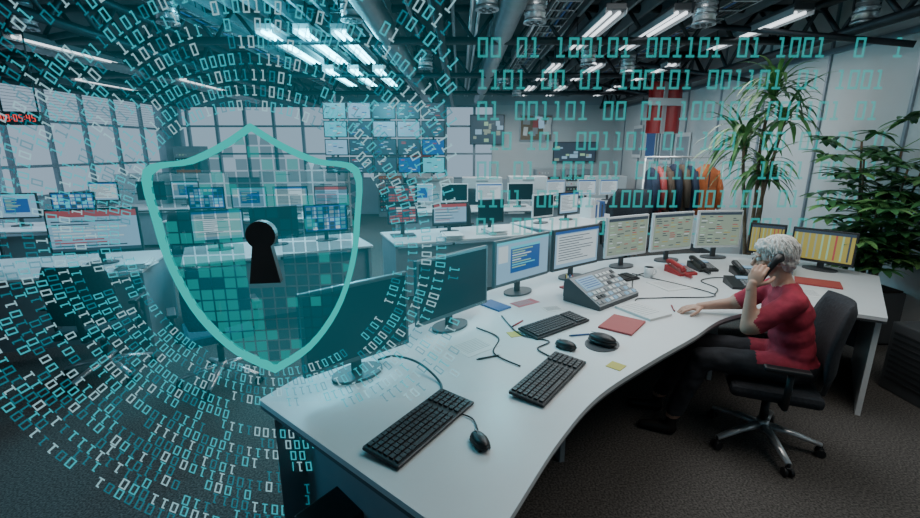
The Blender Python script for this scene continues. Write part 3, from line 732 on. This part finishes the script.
# coat rack
b=B()
b.cyl((-.6,0,1.7),(.6,0,1.7),.016,'silver',seg=10)
for s in(-1,1):
    b.cyl((s*.58,0,.03),(s*.58,0,1.7),.016,'silver',seg=10); b.cyl((s*.58,-.25,.03),(s*.58,.25,.03),.016,'silver',seg=8)
def jacket(x,k,w=.24,zt=1.6,ln=.75):
    b.tube([(x,0,1.72),(x,0,1.66),(x,0,zt)],[.004]*3,'silver',seg=5)
    n=16; prev=None
    prof=[(zt+.01,.05),(zt-.04,.14),(zt-.1,w*.78),(zt-.35,w*.72),(zt-ln,w*.85)]
    for (z,ww) in prof:
        ring=[b.bm.verts.new((x+.35*ww*math.cos(t*2*math.pi/n)*(1+.15*math.sin(t*5+z*3)),ww*math.sin(t*2*math.pi/n)*(1+.1*math.sin(t*3)),z)) for t in range(n)]
        if prev:
            for t in range(n): b.face([prev[t],prev[(t+1)%n],ring[(t+1)%n],ring[t]],k,True)
        prev=ring
    for s in (-1,1): b.tube([(x,s*.15,zt-.07),(x+.02,s*w*.85,zt-.3),(x+.03,s*w*.9,zt-.6)],[.05,.05,.042],k,seg=10)
for x,k in ((-.48,'navy'),(-.38,'redp'),(-.27,'brown'),(-.16,'navy'),(-.04,'brown'),(.08,'navy')): jacket(x,k,zt=1.6-random.uniform(0,.06),ln=random.uniform(.65,.9))
prev=None; nn_=20
for z,wx,dy in ((1.60,.05,.04),(1.56,.10,.06),(1.50,.19,.08),(1.40,.20,.10),(1.2,.18,.10),(1.0,.19,.10),(.86,.20,.11)):
    ring=[b.bm.verts.new((.33+wx*math.cos(t*2*math.pi/nn_),dy*math.sin(t*2*math.pi/nn_)*(1+.15*math.sin(t*2.3+z*9)),z)) for t in range(nn_)]
    if prev:
        for t in range(nn_): b.face([prev[t],prev[(t+1)%nn_],ring[(t+1)%nn_],ring[t]],'orange',True)
    prev=ring
for s in(-1,1): b.tube([(.33+s*.15,-.0,1.50),(.33+s*.22,-.02,1.25),(.33+s*.215,-.05,.95)],[.05,.055,.045],'orange',seg=10)
b.box((.33,-.108,1.2),(.012,.01,.6),'dgrey'); b.tube([(.33,0,1.72),(.33,0,1.55)],.004,'silver',seg=5)
b.finish('coat_rack',(3.30,6.75,0),0)
# ------------------------------------------------------------------ plants
def blade(b,p,d,ln,w,droop,k,seg=7):
    p=V(p);d=V(d).normalized(); L_=[];R_=[];C_=[]
    side=d.cross(V((0,0,1))); side=side.normalized() if side.length>.05 else V((1,0,0))
    for i in range(seg+1):
        t=i/seg; ww=w*math.sin(math.pi*min(1,(.12+t*.88)))**.7*.5 if i<seg else .0005
        nrm=side.cross(d).normalized(); C_.append(b.bm.verts.new(p-nrm*ww*.25)); L_.append(b.bm.verts.new(p-side*ww)); R_.append(b.bm.verts.new(p+side*ww))
        p=p+d*ln/seg; d=(d+V((0,0,-droop/seg))).normalized()
    for i in range(seg):
        b.face([L_[i],C_[i],C_[i+1],L_[i+1]],k,True); b.face([C_[i],R_[i],R_[i+1],C_[i+1]],k,True)
b=B(); r=random.Random(5)
b.tube([(0,0,0),(0,0,.34),(0,0,.34),(0,0,.30)],[.15,.2,.18,.17],'dgrey',seg=24); b.cyl((0,0,.29),(0,0,.31),.175,'soil')
heads=[((0,0,.3),(.02,.02,1.2),(-.03,0,1.9),(.04,0,2.5)),((.02,0,.3),(-.1,0,1.1),(-.22,-.05,1.6),(-.26,-.05,2.0)),((0,.03,.3),(.08,0,1.0),(.08,.02,1.4),(.04,.0,1.66)),((0,0,.3),(.08,0,1.3),(.16,0,1.9),(.20,0,2.25))]
for h in heads:
    pth=smooth_line(h,5); b.tube(pth,[.022-.008*i/len(pth) for i in range(len(pth))],'bark',seg=8)
    e=pth[-1]
    for i in range(50):
        a=r.uniform(0,6.28); el=r.uniform(-.1,1.3); d=V((math.cos(a)*math.cos(el),math.sin(a)*math.cos(el)*.8,math.sin(el)))
        ln=r.uniform(.42,.70)
        if d.x>.3: ln*=.75
        blade(b,e-V((0,0,r.uniform(0,.2))),d,ln,.046,r.uniform(1.4,2.8),r.choice(['leaf','leaf2','leaf2']))
for v in b.bm.verts: v.co.x=min(v.co.x,.78)
b.finish('potted_dracaena',(3.40,5.2,0),normals=False)
b=B(); r=random.Random(9)
b.box((0,0,.27),(.42,.42,.5),'dgrey',bev=.01); b.box((0,0,.525),(.38,.38,.02),'soil'); b.box((0,0,.01),(.36,.36,.02),'black')
tips=[]
for i in range(9):
    a=i*.75; q=V((math.cos(a),math.sin(a),0)); rr=r.uniform(.14,.34)
    top=V((q.x*rr-.10,q.y*rr-.15,r.uniform(1.3,2.15)))
    pth=smooth_line([(q.x*.05,q.y*.05,.52),(q.x*.12,q.y*.1,.85),tuple(top)],5); b.tube(pth,[.014-.006*j/len(pth) for j in range(len(pth))],'bark',seg=7)
    for j,p in enumerate(pth):
        if j<4: continue
        for _ in range(3):
            aa=r.uniform(1.7,5.9); tips.append((p,V((math.cos(aa),math.sin(aa),r.uniform(-.1,.6))).normalized(),r.uniform(.16,.36)))
for p,d,ln in tips:
    e=p+d*ln+V((0,0,.02)); b.tube([p,p+d*ln*.5+V((0,0,.03)),e],[.004,.003,.003],'leaf2',seg=5,caps=False)
    s=d.cross(V((0,0,1))).normalized(); u=s.cross(d)
    for k in range(7):
        a=k*2*math.pi/7; dd=(s*math.cos(a)+d*math.sin(a)+d*.35+u*.15).normalized()
        blade(b,e,dd,r.uniform(.15,.23),.064,.9,r.choice(['leaf','leaf','leaf2']),5)
for v in b.bm.verts:
    v.co.x=min(v.co.x,.37); v.co.y=min(v.co.y,.45)
b.finish('potted_umbrella_plant',(3.90,4.15,0),normals=False)
# ------------------------------------------------------------------ hologram: shield
C=V((-.725,1.62,1.45)) 
b=B()
sh=[(0,.44),(.10,.375),(.22,.32),(.36,.285),(.355,.10),(.325,-.08),(.255,-.26),(.14,-.41),(0,-.50)]
right=smooth_line(sh,4); out=[(p.x,p.y) for p in right]+[(-p.x,p.y) for p in right[-2:0:-1]]
inn=[(x*.94,y*.945) for x,y in out]; n=len(out)
for y0,k in ((-.012,'holoedge'),(.012,'holoedge')):
    o=[b.bm.verts.new((x,y0,z)) for x,z in out]; i_=[b.bm.verts.new((x,y0,z)) for x,z in inn]
    for j in range(n): b.face([o[j],o[(j+1)%n],i_[(j+1)%n],i_[j]],k)
    if y0<0: o1,i1=o,i_
for j in range(n):
    b.face([o1[j],o1[(j+1)%n],o[(j+1)%n],o[j]],'holoedge'); b.face([i1[j],i1[(j+1)%n],i_[(j+1)%n],i_[j]],'holoedge')
def inside(x,z):
    c=False
    for j in range(n):
        x1,z1=inn[j];x2,z2=inn[(j+1)%n]
        if (z1>z)!=(z2>z) and x<(x2-x1)*(z-z1)/(z2-z1)+x1: c=not c
    return c
cs=.043
r=random.Random(2)
for i in range(-10,11):
    for j in range(-12,12):
        x,z=i*cs,j*cs; h=cs*.44
        cor=[(x+a*h,z+c*h) for a,c in ((-1,-1),(1,-1),(1,1),(-1,1))]
        ins=[inside(*q) for q in cor]
        if not any(ins): continue
        if (x*x+(z-.05)**2)<.062**2 or (abs(x)<.06 and -.14<z<.05): continue
        if not all(ins):
            if sum(ins)<2: continue
            cx=sum(q[0] for q,t in zip(cor,ins) if t)/sum(ins); cz=sum(q[1] for q,t in zip(cor,ins) if t)/sum(ins)
            nc=[]
            for q,t in zip(cor,ins):
                if t: nc.append(q); continue
                lo_,hi_=0,1
                for _ in range(7):
                    m_=(lo_+hi_)/2
                    if inside(cx+(q[0]-cx)*m_,cz+(q[1]-cz)*m_): lo_=m_
                    else: hi_=m_
                nc.append((cx+(q[0]-cx)*lo_,cz+(q[1]-cz)*lo_))
            cor=nc
        k='holocell2' if ((x<-.02 and z<.12) and r.random()<.85) or r.random()<.15 else 'holocell'
        if z>.08 and r.random()<.10: continue
        b.poly([(q[0],0,q[1]) for q in cor],k)
b.finish('security_shield_hologram',C,math.radians(8))
b=B(); kc=[(.052*math.cos(t),.05+.052*math.sin(t)) for t in [(-.9+i*(2*math.pi-1.35)/20) for i in range(21)]]
kp=kc+[(-.055,-.13),(.055,-.13)]
b.prism([(x,z) for x,z in kp],-.02,.02,'keyh')
for v in b.bm.verts: v.co=V((v.co.x,v.co.z,v.co.y))
o=b.finish('keyhole',(0,0,0)); o.parent=bpy.data.objects['security_shield_hologram']
def glyph(b,ch,o,X,Z,h,k):
    w=h*.55; t=h*.13
    def R(x0,z0,x1,z1): b.poly([o+X*x0+Z*z0,o+X*x1+Z*z0,o+X*x1+Z*z1,o+X*x0+Z*z1],k)
    if ch=='0':
        R(-w/2,-h/2,-w/2+t,h/2);R(w/2-t,-h/2,w/2,h/2);R(-w/2+t,-h/2,w/2-t,-h/2+t);R(-w/2+t,h/2-t,w/2-t,h/2)
    else:
        R(-t/2,-h/2+t,t/2,h/2);R(-w*.42,-h/2,w*.42,-h/2+t);R(-w*.35,h/2-t,-t/2,h/2)
b=B(); r=random.Random(11)
ring=.50; hh=.033
while ring<1.62:
    ph=r.uniform(0,6); nn=int(2*math.pi*ring/(hh*.86)); gap=0
    yo=(ring-.5)*.22
    for i in range(nn):
        a=ph+i*2*math.pi/nn
        if gap>0: gap-=1; continue
        if r.random()<.07: gap=r.randint(1,2); continue
        rad=V((math.cos(a),0,math.sin(a))); tan=V((math.sin(a),0,-math.cos(a)))
        q=rad*ring+V((0,yo,0)); p=C+q
        if p.z<.03 : continue
        if .68<p.z<.78 and p.x>-.95: continue
        if p.x>-.02 or (p.x>-.15 and p.z<.9): continue
        if p.z<.5 and p.x>-.66: continue
        k=r.choice(['dig1','dig1','dig2','dig3']) if ring<1.0 else r.choice(['dig1','dig2','dig3','dig3'])
        glyph(b,r.choice('01'),q,tan,rad,hh*r.choice((1,1,1.05)),k)
    ring+=hh*1.5; hh*=1.04
# teal haze put in as a glowing sheet: a shallow bowl behind the shield
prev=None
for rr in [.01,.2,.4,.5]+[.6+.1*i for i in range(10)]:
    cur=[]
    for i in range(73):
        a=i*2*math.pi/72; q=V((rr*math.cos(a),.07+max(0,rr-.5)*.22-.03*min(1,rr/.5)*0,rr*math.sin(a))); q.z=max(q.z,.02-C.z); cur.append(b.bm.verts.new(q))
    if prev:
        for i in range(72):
            b.face([prev[i],prev[i+1],cur[i+1],cur[i]],'tealhaze')
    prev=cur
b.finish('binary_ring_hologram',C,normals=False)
b=B(); r=random.Random(4)
pat="01 001101 00 01 100101 001101 01 1001 00 01 "
zrow=1.02; ri=0
while zrow<3.0:
    x=.22; s=pat[(ri*5)%20:]+pat+pat; ci=0
    while x<4.24:
        ch=s[ci]; ci+=1
        if ch!=' ' and not (r.random()<.03): glyph(b,ch,V((x,4.68,zrow)),V((1,0,0)),V((0,0,1)),.18,'dig4')
        x+=.125
    zrow+=.29; ri+=1
b.finish('binary_row_hologram',normals=False)
# ------------------------------------------------------------------ lights
def area(loc,size,power,col=(1,1,1),rot=(0,0,0),sy=None,name='overhead_area_light'):
    l=bpy.data.lights.new(name,'AREA'); l.energy=power; l.color=col; l.size=size
    if sy: l.shape='RECTANGLE'; l.size_y=sy
    o=bpy.data.objects.new(name,l); o.location=loc; o.rotation_euler=rot; bpy.context.collection.objects.link(o)
def point(loc,power,col,rad=.1,name='added_cyan_light'):
    l=bpy.data.lights.new(name,'POINT'); l.energy=power; l.color=col; l.shadow_soft_size=rad
    o=bpy.data.objects.new(name,l); o.location=loc; bpy.context.collection.objects.link(o)
area((1.2,3.3,3.3),1.8,70,(.93,.98,1)); area((2.6,6.3,2.95),1.6,50,(.96,.99,1)); area((.2,7,2.95),2,52,(.88,.96,1)); area((-2,5,2.95),2,55,(.42,.80,1))  # the teal one is added to tint the left side
area((1.5,10.5,2.9),2,66,(.96,.98,1)); area((-3.5,9,2.9),2.5,82,(.66,.83,1)); area((-6,6,2.85),2,60,(.58,.78,1))
area((2.4,1.5,3.3),1.6,32,(1,.95,.88));  # added warm fill over the right foreground, no fixture there
point((-.5,1.9,1.6),8,(.12,.75,1),.15); point((-1.8,7.0,2.75),90,(.12,.78,1),.2); point((-1.8,5.2,2.8),55,(.12,.75,1),.2); point((.25,2.5,1.3),7,(.2,.82,1),.1); point((-1.6,1.4,.6),6,(.12,.65,1),.2); point((-2.6,3.9,1.5),12,(.15,.7,1),.2)  # added cyan points without fixtures, tinting shield area, desk, floor and ceiling
w=bpy.data.worlds.new('world'); bpy.context.scene.world=w; w.use_nodes=True
bg=w.node_tree.nodes['Background']; bg.inputs[0].default_value=(.44,.58,.74,1); bg.inputs[1].default_value=.78
# ------------------------------------------------------------------ camera
cd=bpy.data.cameras.new('camera'); cd.lens=17.6; cd.sensor_width=36; cd.clip_start=.05
co=bpy.data.objects.new('camera',cd); co.location=(0,0,1.8); co.rotation_euler=(math.radians(76.4),0,0)
bpy.context.collection.objects.link(co); bpy.context.scene.camera=co
